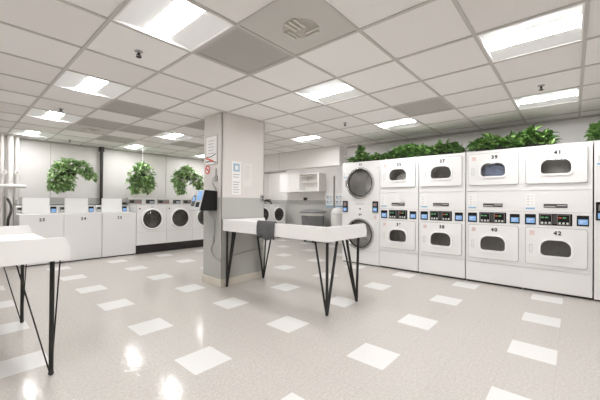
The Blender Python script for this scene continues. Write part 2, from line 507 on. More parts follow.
LL = {(0, 3): 'lit square ceiling light at the top left, nearest the camera, beside the grey grille',
      (0, 6): 'lit ceiling light second from the camera in the leftmost row',
      (0, 9): 'lit ceiling light third from the camera in the leftmost row',
      (0, 12): 'lit ceiling light farthest in the leftmost row, close to the white pipes',
      (3, 0): 'largest lit ceiling light at the top right of the photo',
      (6, 0): 'lit ceiling light right in front of dryers 39 to 42 at the upper right',
      (3, 3): 'lit ceiling light above the near end of the table that stands at the pillar',
      (6, 3): 'lit ceiling light in front of dryers 35 to 38',
      (6, 6): 'lit ceiling light just right of the pillar, in front of the dropped soffit',
      (3, 9): 'lit ceiling light left of the pillar, the nearer of the two in that row',
      (3, 12): 'lit ceiling light over the hanging plant in the middle of the left wall',
      (6, 12): 'lit ceiling light over the hanging plant closest to the pillar',
      (9, 9): 'lit ceiling light inside the recess behind the bulkhead, above the open cabinet', (9, 12): 'lit ceiling light inside the recess behind the bulkhead, above the far washers',
      (0, 0): 'lit ceiling light straight above the camera', (-3, 3): 'lit ceiling light left of the frame near the left folding table',
      (-3, 9): 'lit ceiling light left of the frame near the left wall', (3, -3): 'lit ceiling light right of the frame in the middle row',
      (0, -3): 'lit ceiling light behind the camera', (-3, 0): 'lit ceiling light behind the camera on the left'}
proto = None
for (i, j) in LIGHTS + LIGHTS_NEAR:
    loc = (GX + (i + .5) * CELL, GY + (j + .5) * CELL, HC)
    if proto is None:
        proto = make_light(); proto.location = loc; proto['label'] = LL[(i, j)]
    else: dup(proto, loc, LL[(i, j)])

def make_grille():
    t = thing('ceiling_grille', '', 'ceiling grille', group='grey perforated ceiling grilles')
    h = CELL / 2 - .013
    b = newbm(); box(b, -h + .02, h - .02, -h + .02, h - .02, .003, .02); obj('perforated_panel', b, M['grille'], t)
    b = newbm()
    for (x0, x1, y0, y1) in ((-h, -h + .022, -h, h), (h - .022, h, -h, h), (-h + .022, h - .022, -h, -h + .022), (-h + .022, h - .022, h - .022, h)):
        box(b, x0, x1, y0, y1, -.002, .02)
    obj('frame', b, M['grille'], t)
    return t
GL = {(1, 3): 'large grey perforated ceiling grille nearest the camera, beside the stained air vent',
      (1, 7): 'grey ceiling grille second from the camera in the row behind the big one',
      (1, 9): 'left of two grey ceiling grilles side by side, in front of the far round vent',
      (2, 9): 'right of two grey ceiling grilles side by side, left of the pillar',
      (2, 11): 'grey ceiling grille over the black pipe by the left wall',
      (3, 7): 'grey ceiling grille touching the left side of the pillar top',
      (4, 10): 'grey ceiling grille far behind the left side of the pillar, near the hanging plants',
      (5, 2): 'grey ceiling grille above dryers 37 to 40'}
proto = None
for (i, j) in GREY:
    loc = (GX + (i + .5) * CELL, GY + (j + .5) * CELL, HC)
    if proto is None:
        proto = make_grille(); proto.location = loc; proto['label'] = GL[(i, j)]
    else: dup(proto, loc, GL[(i, j)])

def make_vent():
    t = thing('ceiling_vent', '', 'air vent', group='ceiling air vents')
    h = CELL / 2 - .013
    b = newbm(); box(b, -h, h, -h, h, .002, .02); obj('perforated_panel', b, M['vent'], t)
    b = newbm()
    for k in range(28):
        a = 2 * PI * k / 28
    lathe_z(b, [(.0, -.001), (.115, -.001), (.13, .0015)], .02, 0, 28)
    obj('core', b, M['dirt'], t)
    for (x, y, dx, dy) in ((-.05, -.05, 1, 0), (-.05, -.01, 1, 0), (-.05, .03, 1, 0), (.075, -.06, 0, 1), (.115, -.03, 0, 1), (.03, .08, 1, 0), (.03, .11, 1, 0)):
        b = newbm()
        L = .06
        box(b, x - (L if dx else .008), x + (L if dx else .008), y - (L if dy else .008), y + (L if dy else .008), -.014, -.001, .002, 1)
        obj('deflector_blade', b, M['blade'], t)
    return t
VL = {(1, 2): 'grey air vent with dusty deflector blades in the middle of the ceiling, nearest the camera',
      (1, 10): 'smaller looking far air vent in the ceiling over the left top loading washers'}
v1 = make_vent(); v1.location = (GX + 1.5 * CELL, GY + 2.5 * CELL, HC); v1['label'] = VL[(1, 2)]
dup(v1, (GX + 1.5 * CELL, GY + 10.5 * CELL, HC), VL[(1, 10)])

def make_sprinkler():
    t = thing('sprinkler_head', '', 'sprinkler', group='ceiling sprinkler heads')
    b = newbm(); lathe_z(b, [(.0, .0), (.033, .0), (.033, -.006), (.02, -.014), (.012, -.016), (.0, -.016)], 0, 0, 20); obj('escutcheon', b, M['metal'], t, 40)
    b = newbm(); tube(b, [(0, 0, -.014), (0, 0, -.034)], .010, 10)
    tube(b, [(.008, 0, -.03), (.018, 0, -.035), (.011, 0, -.046), (0, 0, -.049)], .004, 6); tube(b, [(-.008, 0, -.03), (-.018, 0, -.035), (-.011, 0, -.046), (0, 0, -.049)], .004, 6)
    obj('body', b, M['darkpart'], t)
    b = newbm(); lathe_z(b, [(.0, -.048), (.021, -.048), (.021, -.052), (.0, -.052)], 0, 0, 16); obj('deflector', b, M['darkpart'], t)
    return t
sp = None
for (u, v), lab in (((.52, 4.54), 'dark sprinkler head on the ceiling behind the nearest left ceiling light'), ((.46, 8.64), 'dark sprinkler head between the second and third lights of the leftmost row'),
                    ((1.51, 12.84), 'dark sprinkler head above the hanging plant with the trailing arm'), ((5.54, .52), 'dark sprinkler head between the two ceiling lights at the upper right'),
                    ((5.51, 4.48), 'dark sprinkler head above the ivy over the round porthole dryer')):
    loc = (GX + u * CELL, GY + v * CELL, HC + .008)
    if sp is None: sp = make_sprinkler(); sp.location = loc; sp['label'] = lab
    else: dup(sp, loc, lab)

# ------------------------------------------------------------------ machine pieces (front faces -y)
def shell(bm, w, z0, z1, d, yf=.02):
    """open-fronted cabinet shell with 12 mm walls"""
    h = w / 2; t = .012
    box(bm, -h, -h + t, yf, d, z0, z1); box(bm, h - t, h, yf, d, z0, z1)
    box(bm, -h + t, h - t, yf, d, z1 - t, z1); box(bm, -h + t, h - t, d - t, d, z0, z1 - t)
    box(bm, -h + t, h - t, yf, d - t, z0, z0 + t)

def drum_part(parent, cx, cz, r, y0, y1, m, n=48):
    b = newbm()
    lathe_y(b, [(r + .02, y0), (r, y0 + .02), (r, y1 - .04), (r - .03, y1), (0, y1 - .025)], cx, cz, n)
    for k in range(3):
        a = PI / 2 + 2 * PI * k / 3 + .5
        p = Vector((cx + (r - .012) * math.cos(a), 0, cz + (r - .012) * math.sin(a)))
        tube(b, [(p.x, y0 + .03, p.z), (p.x, y1 - .05, p.z)], .03, 8)
    return obj('drum', b, m, parent, 40)

def display(parent, x0, x1, z0, z1):
    b = newbm(); box(b, x0, x1, -.008, .004, z0, z1, .003, 1); p = obj('display_panel', b, M['black'], parent)
    w, h = x1 - x0, z1 - z0
    b = newbm(); box(b, x0 + .12 * w, x1 - .10 * w, -.0105, -.006, z0 + .14 * h, z0 + .64 * h, .002, 1); obj('screen', b, M['lcd'], p)
    b = newbm()
    for q in range(2): box(b, x0 + .24 * w, x0 + (.7 - .2 * q) * w, -.0115, -.0095, z0 + (.44 - .16 * q) * h, z0 + (.50 - .16 * q) * h)
    obj('screen_text', b, M['lcdtext'], p)

def coin_panel(parent, x0, x1, z0, z1):
    b = newbm(); box(b, x0, x1, -.006, .004, z0, z1, .003, 1)
    xm = (x0 + x1) / 2; w = x1 - x0; h = z1 - z0
    p = obj('coin_panel', b, M['black'], parent)
    b = newbm(); box(b, xm - .06 * w, xm + .06 * w, -.016, -.005, z0 + .02, z1 - .012, .003, 1); obj('coin_slot', b, M['gasket'], p)
    for s in (0, 1):
        a = x0 + .03 * w + s * .53 * w; c = a + .38 * w
        b = newbm(); plate(b, rr(a, c, z0 + .012, z1 - .01, .004, 3), [rr(a + .006, c - .006, z0 + .018, z1 - .016, .003, 3)], -.010, -.005); obj('bezel', b, M['steelface'], p)
        for k in range(3):
            xx = a + (.2 + .3 * k) * (c - a)
            b = newbm(); box(b, xx - .011, xx + .011, -.014, -.005, z0 + .02, z0 + .044, .003, 1); obj('push_button', b, M['button'], p)
        for k, mm in enumerate(('green', 'green') if s == 0 else ('red', 'green')):
            xx = a + (.22 + .34 * k) * (c - a)
            b = newbm(); box(b, xx - .016, xx + .016, -.011, -.005, z0 + .62 * h, z0 + .72 * h, .001, 1); obj('indicator_light', b, M[mm], p)

def price_card(parent, x0, x1, z0, z1, y=-.003):
    b = newbm(); box(b, x0, x1, y, .002, z0, z1); p = obj('price_card', b, M['paper'], parent)
    b = newbm(); box(b, x0, x1, y - .001, y + .001, z0, z0 + .022); obj('card_stripe', b, M['bluestrip'], p)
    b = newbm()
    w = x1 - x0
    for r in range(4):
        zz = z1 - .022 - r * (z1 - z0 - .05) / 4
        box(b, x0 + .15 * w, x0 + .42 * w, y - .001, y + .001, zz - .018, zz); box(b, x0 + .55 * w, x0 + .85 * w, y - .001, y + .001, zz - .01, zz - .002)
    obj('card_print', b, M['faint'], p)

def arch_door(parent, x0, x1, z0, z1, wx0, wx1, wz0, wz1, num):
    """square dryer door with an arched window"""
    win = arch(wx0, wx1, wz0, wz1, .045, .10, .10)
    b = newbm(); plate(b, rr(x0, x1, z0, z1, .028, 6), [win], -.022, -.002)
    bm2 = newbm(); plate(bm2, rr(x0 - .007, x1 + .007, z0 - .007, z1 + .007, .032, 6), [rr(x0 - .0005, x1 + .0005, z0 - .0005, z1 + .0005, .028, 6)], -.004, .0)
    d = obj('door', b, M['enamel2'], parent)
    obj('door_seal', bm2, M['greyink'], d)
    b = newbm(); plate(b, arch(wx0 - .024, wx1 + .024, wz0 - .024, wz1 + .024, .062, .12, .12), [win], -.036, -.021); obj('window_frame', b, M['trim'], d)
    b = newbm(); plate(b, arch(wx0 - .002, wx1 + .002, wz0 - .002, wz1 + .002, .045, .10, .10), [], -.012, -.009); obj('window_glass', b, M['glass'], d)
    lettering('number_label', num, .068, (wx0 + wx1) / 2 + .02, -.0225, z1 - .062, M['ink'], d, .0035)
    b = newbm(); box(b, x0 + .045, x0 + .095, -.024, -.021, z1 - .095, z1 - .04, .001, 1); obj('sticker', b, M['pink'], d)
    zc = (wz0 + wz1) / 2 - .02
    b = newbm(); plate(b, rr(x0 + .04, x0 + .075, zc - .055, zc + .055, .006, 3), [rr(x0 + .047, x0 + .068, zc - .048, zc + .048, .004, 3)], -.027, -.021); obj('door_handle', b, M['button'], d)

def stacked_dryer(upper, lower, label):
    t = thing('stacked_dryer', label, 'tumble dryer', group='four stacked dryers with square doors')
    w = .699; h = w / 2
    W1 = (-.152, .152, 1.572, 1.762); W2 = (-.152, .152, .502, .706)
    b = newbm(); shell(b, w, .03, 1.952, .66)
    plate(b, [(-h, .315), (h, .315), (h, 1.352), (-h, 1.352)], [arch(W2[0] - .03, W2[1] + .03, W2[2] - .03, W2[3] + .03, .05, .12, .12)], 0, .02)
    plate(b, [(-h, 1.357), (h, 1.357), (h, 1.952), (-h, 1.952)], [arch(W1[0] - .03, W1[1] + .03, W1[2] - .03, W1[3] + .03, .05, .12, .12)], 0, .02)
    obj('cabinet', b, M['enamel'], t)
    b = newbm(); box(b, -h, h, .0, .02, .032, .311, .002, 1); obj('base_panel', b, M['enamel'], t)
    b = newbm(); box(b, -h + .01, h - .01, .04, .64, 0, .03); obj('toe_kick', b, M['darkpart'], t)
    arch_door(t, -.312, .302, 1.45, 1.905, *W1, upper)
    arch_door(t, -.312, .302, .378, .861, *W2, lower)
    drum_part(t, 0, 1.655, .25, .03, .56, M['drum'])
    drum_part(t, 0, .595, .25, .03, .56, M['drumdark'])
    b = newbm(); box(b, -.122, .118, -.008, .002, 1.128, 1.178, .004, 1); p = obj('name_plate', b, M['darkpart'], t)
    b = newbm(); box(b, -.115, .0, -.0095, -.007, 1.138, 1.152); box(b, .012, .11, -.0095, -.007, 1.150, 1.164); obj('plate_print', b, M['greyink'], p)
    b = newbm(); box(b, -h + .004, h - .004, -.0012, .001, 1.068, 1.0715); obj('panel_seam', b, M['greyink'], t)
    price_card(t, -.315, -.215, 1.106, 1.311)
    coin_panel(t, -.172, .163, .898, 1.05)
    display(t, -.322, -.203, .90, 1.04); display(t, .205, .318, .905, 1.035)
    return t

FRONT = 5.2
ROT = -PI / 2
for up, lo, yc, lab in (('41', '42', .168, 'white stacked dryer numbered 41 over 42, rightmost of the four with square doors'),
                        ('39', '40', .867, 'white stacked dryer numbered 39 over 40 with blue laundry behind its upper window'),
                        ('37', '38', 1.580, 'white stacked dryer numbered 37 over 38 with ivy on top, between 35 and 39'),
                        ('35', '36', 2.292, 'white stacked dryer numbered 35 over 36, next to the round porthole machine')):
    t = stacked_dryer(up, lo, lab); t.location = (FRONT, yc, 0); t.rotation_euler = (0, 0, ROT)

def porthole_stack(up, lo, label, w):
    t = thing('porthole_dryer', label, 'tumble dryer', group='tall machines with two round portholes')
    h = w / 2
    Z1, Z2, r = 1.545, .575, .262
    b = newbm(); shell(b, w, .02, 1.955, .68)
    plate(b, [(-h, .262), (h, .262), (h, 1.955), (-h, 1.955)], [circ(0, Z1, r), circ(0, Z2, r)], 0, .02)
    obj('cabinet', b, M['enamel'], t)
    b = newbm(); box(b, -h, h, 0, .02, .022, .258, .002, 1); obj('base_panel', b, M['enamel'], t)
    b = newbm(); box(b, -h + .01, h - .01, .04, .66, 0, .02); obj('toe_kick', b, M['darkpart'], t)
    for z, num, zn in ((Z1, up, 1.90), (Z2, lo, .944)):
        b = newbm(); lathe_y(b, [(.300, -.002), (.302, -.022), (.292, -.040), (.272, -.040), (.262, -.026), (.262, -.002)], 0, z, 64, True)
        d = obj('door', b, M['chrome'], t, 40)
        b = newbm(); lathe_y(b, [(.263, -.024), (.262, -.018), (.240, -.012), (.236, -.006), (.25, .0), (.263, -.004)], 0, z, 64, True); obj('gasket', b, M['gasket'], d, 40)
        b = newbm(); lathe_y(b, [(.245, -.012), (.15, -.022), (0, -.026)], 0, z, 64); obj('window_glass', b, M['glass'], d, True)
        b = newbm(); box(b, -.322, -.296, -.03, -.0, z - .06, z + .06, .004, 1); obj('hinge', b, M['metal'], d)
        drum_part(t, 0, z, .27, .022, .6, M['drum'], 64)
        lettering('number_label', num, .055, .0, -.001, zn, M['ink'], t, .0018)
    for x0, x1, z0, z1 in ((-.385, -.275, .985, 1.205), (.268, .378, .995, 1.2)):
        b = newbm(); box(b, x0, x1, -.02, .002, z0, z1, .004, 1); p = obj('coin_panel', b, M['black'], t)
        w_ = x1 - x0
        b = newbm(); box(b, x0 + .16 * w_, x1 - .16 * w_, -.0225, -.019, z0 + .018, z0 + .088, .002, 1); obj('screen', b, M['lcd'], p)
        b = newbm(); box(b, x0 + .28 * w_, x1 - .3 * w_, -.0235, -.022, z0 + .05, z0 + .062); obj('screen_text', b, M['lcdtext'], p)
        b = newbm(); box(b, x0 + .2 * w_, x1 - .2 * w_, -.0235, -.019, z0 + .115, z1 - .03, .003, 1); obj('coin_plate', b, M['steelface'], p)
        b = newbm(); box(b, x0 + .55 * w_, x0 + .68 * w_, -.0245, -.023, z0 + .13, z0 + .16); obj('indicator_light', b, M['red'], p)
    b = newbm()
    for k in range(9): box(b, -.09 + k * .021, -.09 + k * .021 + .013, -.0015, .001, 1.138, 1.158)
    obj('maker_strip', b, M['greyink'], t)
    b = newbm(); lathe_y(b, [(0, -.012), (.012, -.012), (.016, -.002), (.016, .002)], 0, 1.055, 20); obj('lock', b, M['black'], t)
    price_card(t, -.375, -.31, 1.66, 1.79)
    b = newbm(); box(b, .295, .345, -.002, .001, .875, .935); obj('sticker', b, M['pink'], t)
    b = newbm(); box(b, .355, .375, -.01, .001, 1.80, 1.83, .002, 1); box(b, .37, .39, -.01, .001, .80, .82, .002, 1); obj('latch', b, M['button'], t)
    return t
t = porthole_stack('33', '34', 'tall white machine with two round chrome portholes, numbered 33 over 34', .80)
t.location = (FRONT, 3.05, 0); t.rotation_euler = (0, 0, ROT)
t = porthole_stack('', '', 'tall white machine cut off by the right edge of the photo', .80)
t.location = (FRONT, -.595, 0); t.rotation_euler = (0, 0, ROT)

# laundry in the drums
def laundry(name, label, m, loc, sx, sy, sz, seed):
    r = random.Random(seed)
    b = newbm(); bmesh.ops.create_icosphere(b, subdivisions=4, radius=1)
    waves = [(Vector((r.uniform(-1, 1), r.uniform(-1, 1), r.uniform(-1, 1))).normalized(), r.uniform(3, 9), r.uniform(0, 6), r.uniform(.05, .14)) for _ in range(14)]
    for v in b.verts:
        n = v.co.normalized(); k = 1.
        for d, f, ph, a in waves: k += a * abs(math.sin(f * n.dot(d) + ph)) - a * .5
        v.co = Vector((n.x * sx * k, n.y * sy * k, max(-.75, n.z) * sz * k))
    o = obj(name, b, m, None, True); o.location = loc
    return tag(o, label, 'laundry')
laundry('blue_laundry', 'crumpled light blue laundry inside the upper window of dryer 39', M['bluecloth'], (FRONT + .10, .835, 1.57), .06, .16, .15, 3)
laundry('white_laundry', 'crumpled off white laundry inside the upper window of dryer 35', M['whitecloth'], (FRONT + .10, 2.22, 1.54), .06, .13, .125, 5)

# ------------------------------------------------------------------ washers along the left wall
def top_loader(label, num, w):
    t = thing('top_load_washer', label, 'washing machine', group='top loading washers with raised lids')
    h = w / 2
    b = newbm(); box(b, -h + .002, h - .002, 0, .68, .02, .905, .008, 2); obj('cabinet', b, M['enamel'], t)
    b = newbm(); box(b, -h + .02, h - .02, .02, .66, 0, .02); obj('toe_kick', b, M['darkpart'], t)
    b = newbm(); box(b, -h + .002, h - .002, -.003, .5, .905, .918, .004, 1); obj('top_deck', b, M['enamel2'], t)
    b = newbm()                                     # sloped console at the back
    pts = [(.40, .918), (.44, 1.075), (.68, 1.085), (.68, .90), (.40, .90)]
    A = [b.verts.new((-h + .004, y, z)) for y, z in pts]; B = [b.verts.new((h - .004, y, z)) for y, z in pts]
    b.faces.new(A); b.faces.new(B[::-1])
    for k in range(5): b.faces.new((A[k], A[(k + 1) % 5], B[(k + 1) % 5], B[k]))
    c = obj('console', b, M['enamel2'], t)
    b = newbm(); box(b, -h + .004, h - .004, .44, .68, 1.083, 1.09); obj('console_edge', b, M['gasket'], c)
    b = newbm(); plate(b, rr(-.235, .16, .925, 1.225, .015, 5), [], .362, .382); obj('lid', b, M['trim'], t)
    def panel(name, x0, x1, z0, z1, m, y=.400): 
        b = newbm(); box(b, x0, x1, y, .45, z0, z1, .003, 1); return obj(name, b, m, t)
    p = panel('display_panel', .185, .275, .935, 1.05, M['black'])
    b = newbm(); box(b, .192, .268, .396, .402, .942, 1.01, .002, 1); obj('screen', b, M['lcd'], p)
    p = panel('coin_panel', -h + .015, -h + .095, .94, 1.045, M['steelface'])
    b = newbm(); box(b, -h + .02, -h + .085, .396, .402, .952, .985, .001, 1); obj('coin_slide', b, M['button'], p)
    b = newbm(); box(b, -h + .03, -h + .08, .396, .402, .995, 1.035, .001, 1); obj('coin_slot', b, M['darkpart'], p)
    lettering('number_label', num, .075, -.005, -.002, .818, M['ink'], t, .0025)
    return t
for xc, w, num, lab in ((1.125, .635, '25', 'white top loading washer with raised lid, leftmost, beside the white pipes'),
                        (1.757, .630, '24', 'white top loading washer with raised lid, middle one of the three'),
                        (2.402, .655, '23', 'white top loading washer with raised lid next to the round door washers')):
    top_loader(lab, num, w).location = (xc, 7.2, 0)

def front_loader(name, label, num, plinth=True, group='front loading washers on a black plinth'):
    t = thing(name, label, 'washing machine', group=group)
    w = .664; h = w / 2; z0 = .19 if plinth else .02; zc = .765
    b = newbm(); shell(b, w, z0, 1.085, .68)
    plate(b, rr(-h, h, z0, 1.085, .006, 2), [circ(0, zc, .208)], 0, .02); obj('cabinet', b, M['enamel'], t)
    b = newbm(); box(b, -h - .002, h + .002, -.004 if plinth else .03, .66, 0, z0, .002, 1); obj('plinth', b, M['plinth'], t)
    b = newbm(); lathe_y(b, [(.250, -.0), (.248, -.02), (.236, -.038), (.22, -.040), (.205, -.03), (.198, -.012), (.207, .0)], 0, zc, 56, True); d = obj('door', b, M['trim'], t, 50)
    b = newbm(); lathe_y(b, [(.206, -.031), (.200, -.034), (.180, -.028), (.174, -.01), (.19, .0)], 0, zc, 56, True); obj('gasket', b, M['gasket'], d, 50)
    b = newbm(); lathe_y(b, [(.187, -.015), (.11, -.03), (0, -.036)], 0, zc, 56); obj('window_glass', b, M['glassd'], d, True)
    b = newbm(); box(b, .220, .243, -.05, -.015, zc - .05, zc + .05, .005, 1); obj('door_handle', b, M['trim'], d)
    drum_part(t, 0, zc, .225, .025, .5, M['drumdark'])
    b = newbm(); box(b, -h + .005, h - .005, -.001, .001, .60 - .125, .603 - .125); obj('panel_seam', b, M['greyink'], t)
    # raised console at the back
    if not plinth: b = newbm(); box(b, -.2, .28, -.004, .001, 1.02, 1.06, .002, 1); obj('control_panel', b, M['button'], t); return t
    b = newbm(); box(b, -h + .002, h - .002, .5, .67, 1.085, 1.245, .006, 2); c = obj('console', b, M['enamel2'], t)
    b = newbm(); box(b, -h + .005, -.03, .494, .502, 1.11, 1.205, .002, 1); obj('control_panel', b, M['steelface'], c)
    b = newbm(); box(b, -h + .16, -.04, .490, .496, 1.118, 1.15, .001, 1); obj('red_band', b, M['redband'], c)
    b = newbm(); box(b, -h + .03, -h + .13, .490, .496, 1.125, 1.19, .001, 1); obj('coin_slide', b, M['gasket'], c)
    b = newbm(); box(b, .065, .27, .494, .502, 1.11, 1.205, .002, 1); obj('display_panel', b, M['gasket'], c)
    b = newbm(); box(b, .15, .26, .490, .496, 1.12, 1.17, .001, 1); obj('screen', b, M['lcd2'], c)
    lettering('number_label', num, .055, .0, -.002, 1.04, M['greyink'], t, .001)
    b = newbm(); lathe_y(b, [(0, -.008), (.014, -.008), (.016, .002)], -.265, 1.0, 16); obj('lock', b, M['black'], t)
    return t
M['redband'] = mat('faded_red_band', (.42, .20, .17), .5)
M['lcd2'] = mat('pale_screen', (.48, .53, .58), .4)
for xc, num, lab in ((3.070, '22', 'white front loading washer with round dark door, leftmost on the black plinth'),
                     (3.740, '21', 'white front loading washer with round dark door in the middle of the black plinth'),
                     (4.410, '', 'white front loading washer half hidden by the payment kiosk and pillar')):
    front_loader('front_load_washer', lab, num).location = (xc, 7.2, 0)
for xc, lab in ((7.115, 'white front loading washer in the far recess seen just right of the pillar'),
                (6.447, 'white front loading washer in the far recess mostly hidden by the pillar edge')):
    t = front_loader('front_load_washer', lab, '', False, 'front loading washers in the recess'); t.location = (xc, 7.2, 0)

# coin box between washers
t = thing('change_box', 'small grey box standing behind the third top loading washer', 'box', (2.66, 7.86, 1.085))
# ------------------------------------------------------------------ folding tables
def folding_table(label, x0, x1, y0, y1, feet, group='white folding tables on black hairpin legs'):
    t = thing('folding_table', label, 'table', ((x0 + x1) / 2, (y0 + y1) / 2, 0), 0, group)
    cx, cy = (x0 + x1) / 2, (y0 + y1) / 2
    hx, hy = (x1 - x0) / 2, (y1 - y0) / 2
    zt, zs, zb = .930, .852, .776
    b = newbm(); box(b, -hx + .02, hx, -hy + .02, hy - .02, zs - .025, zs, .004, 2); box(b, hx - .02, hx, -hy + .02, hy - .02, zb, zs - .025)
    obj('tabletop', b, M['tabletop'], t)
    b = newbm(); box(b, -hx, -hx + .02, -hy, hy, zb, zt, .004, 2)
    for s in (-1, 1):                                 # end boards, sloped at the open side
        e = newbm()
        pts = [(-hx + .015, zb), (hx, zb), (hx, zs + .004), (hx - .03, zt), (-hx + .015, zt)]
        ya, yb = (-hy, -hy + .02) if s < 0 else (hy - .02, hy)
        plate(e, pts, [], ya, yb)
        bmesh.ops.bevel(e, geom=list(e.edges), offset=.003, segments=2, affect='EDGES')
        merge(b, e)
    obj('raised_rim', b, M['tabletop'], t)
    for (fx, fy, tops) in feet:
        b = newbm()
        fx -= cx; fy -= cy
        for (dx, dy, r) in tops:
            # rod from the plate under the top down to the rounded foot
            tube(b, [(fx + dx, fy + dy, zb + .04), (fx + dx * .04, fy + dy * .04, .022), (fx, fy, .012)], r, 10)
        bm2 = bmesh.new(); bmesh.ops.create_uvsphere(bm2, u_segments=12, v_segments=8, radius=.017)
        for v in bm2.verts: v.co += Vector((fx, fy, .017))
        merge(b, bm2)
        ax = [d[0] for d in tops]; ay = [d[1] for d in tops]
        box(b, fx + min(ax) - .02, fx + max(ax) + .02, fy + min(ay) - .02, fy + max(ay) + .02, zb + .03, zb + .05)
        obj('leg', b, M['leg'], t, 40)
    return t
T = .0155; U = .0115
folding_table('long white folding table standing against the pillar with a grey towel on its rim', 2.50, 3.285, 1.835, 3.618,
              [(2.545, 3.575, [(0, 0, T), (.085, -.03, T), (.125, -.03, U)]), (3.215, 3.575, [(-.15, 0, T), (.03, -.03, U), (.06, -.15, U)]),
               (2.60, 1.91, [(0, 0, T), (.22, 0.02, T), (-.02, .155, U)]), (3.205, 1.92, [(.0, -.02, T), (-.06, .12, T), (-.1, .16, U)])])
folding_table('white folding table cut off by the left edge of the photo, nearest the camera', -.24, .555, 2.58, 4.05,
              [(.467, 2.64, [(0, 0, .014), (.045, .0, .0045), (-.19, .0, .0045)]), (.475, 3.97, [(0, 0, .014), (-.19, 0, .0045), (.04, 0, .0045)]),
               (-.16, 2.64, [(0, 0, .014), (-.045, .0, .006), (.19, .0, .006)]), (-.16, 3.97, [(0, 0, .014), (.19, 0, .006), (-.04, 0, .006)])])

# towel over the rim
b = newbm()
prof = [(2.4905, .735), (2.488, .80), (2.487, .87), (2.489, .925), (2.497, .944), (2.51, .947), (2.522, .940), (2.531, .92), (2.532, .885), (2.545, .864), (2.60, .862)]
ny = 22; rows = []
for k in range(ny + 1):
    y = 2.585 + .30 * k / ny
    wob = .006 * math.sin(k * 1.25) + .004 * math.sin(k * 2.7 + 1)
    crease = -.012 * math.exp(-((k - 17.5) / 1.3) ** 2)
    row = []
    for q, (x, z) in enumerate(prof):
        f = max(0, 1 - q / 3.5)
        zz = z + (.012 * math.sin(k * .5) * f + (.03 if k > 18 else 0) * f if q < 3 else 0)
        row.append(b.verts.new((x + (-abs(wob) * f + crease * f if q < 4 else 0), y + .012 * f * math.sin(q), zz)))
    rows.append(row)
for A, B in zip(rows, rows[1:]):
    for q in range(len(prof) - 1): b.faces.new((A[q], B[q], B[q + 1], A[q + 1]))
tw = obj('towel', b, M['towel'], None, True)
md = tw.modifiers.new('thick', 'SOLIDIFY'); md.thickness = .009; md.offset = 0
tag(tw, 'dark grey towel hanging over the front rim of the long table', 'towel')

# ------------------------------------------------------------------ things on the pillar
# payment kiosk on the left face
t = thing('payment_kiosk', 'black wall mounted payment kiosk with slanted light face on the pillar', 'kiosk', (PX0, 3.90, 1.05))
ya, yb = -.165, .095
side = [(-.002, .0), (-.002, .275), (-.20, .285), (-.275, .005)]
b = newbm()
A = [b.verts.new((x, ya, z)) for x, z in side]; B = [b.verts.new((x, yb, z)) for x, z in side]
b.faces.new(A); b.faces.new(B[::-1])
for k in range(4): b.faces.new((A[k], A[(k + 1) % 4], B[(k + 1) % 4], B[k]))
bmesh.ops.bevel(b, geom=list(b.edges), offset=.006, segments=2, affect='EDGES')
obj('housing', b, M['black'], t)
n = Vector((-.28, 0, .075)).normalized(); up = Vector((.075, 0, .28)).normalized(); org = Vector((-.2375, 0, .145))
def on_face(name, y0, y1, u0, u1, th, m, par, lift=.0):
    b = newbm()
    P = [org + up * uu + Vector((0, yy, 0)) + n * w for w in (lift, lift + th) for (yy, uu) in ((y0, u0), (y1, u0), (y1, u1), (y0, u1))]
    V = [b.verts.new(p) for p in P]
    b.faces.new(V[:4]); b.faces.new(V[4:][::-1])
    for k in range(4): b.faces.new((V[k], V[(k + 1) % 4], V[4 + (k + 1) % 4], V[4 + k]))
    return obj(name, b, m, par)
f = on_face('face_plate', ya + .004, yb - .004, -.142, .142, .006, M['kioskface'], t)
on_face('screen', -.145, -.03, .0, .13, .003, M['lcd'], f, .006)
on_face('card_slot', -.13, -.045, -.10, -.03, .004, M['black'], f, .006)
on_face('keypad', -.005, .075, -.09, .06, .004, M['gasket'], f, .006)
on_face('keypad_screen', .005, .065, -.02, .045, .002, M['lcd'], f, .010)
# cord of the kiosk
b = newbm()
pts = [(2.40, 3.82, 1.06), (2.42, 3.82, .98), (2.475, 3.80, .9), (2.478, 3.79, .74), (2.476, 3.80, .62), (2.477, 3.86, .52), (2.478, 3.84, .44), (2.478, 3.74, .38), (2.476, 3.64, .37), (2.50, 3.622, .385), (2.8, 3.624, .43), (3.05, 3.624, .45), (3.255, 3.624, .46)]
def smooth_path(p, k=5):
    p = [Vector(q) for q in p]; out = []
    for i in range(len(p) - 1):
        a, b_, c, d = p[max(i - 1, 0)], p[i], p[i + 1], p[min(i + 2, len(p) - 1)]
        for s in range(k):
            u = s / k
            out.append(.5 * ((2 * b_) + (c - a) * u + (2 * a - 5 * b_ + 4 * c - d) * u * u + (3 * b_ - a - 3 * c + d) * u ** 3))
    return out + [p[-1]]
tube(b, smooth_path(pts), .008, 8)
c = obj('power_cord', b, M['cord'], None, True); tag(c, 'grey cord running down from the kiosk and around the pillar', 'cord')
b = newbm(); box(b, 2.465, 2.488, 3.79, 3.83, .60, .70, .004, 1); obj('plug_adapter', b, M['cord'], c)
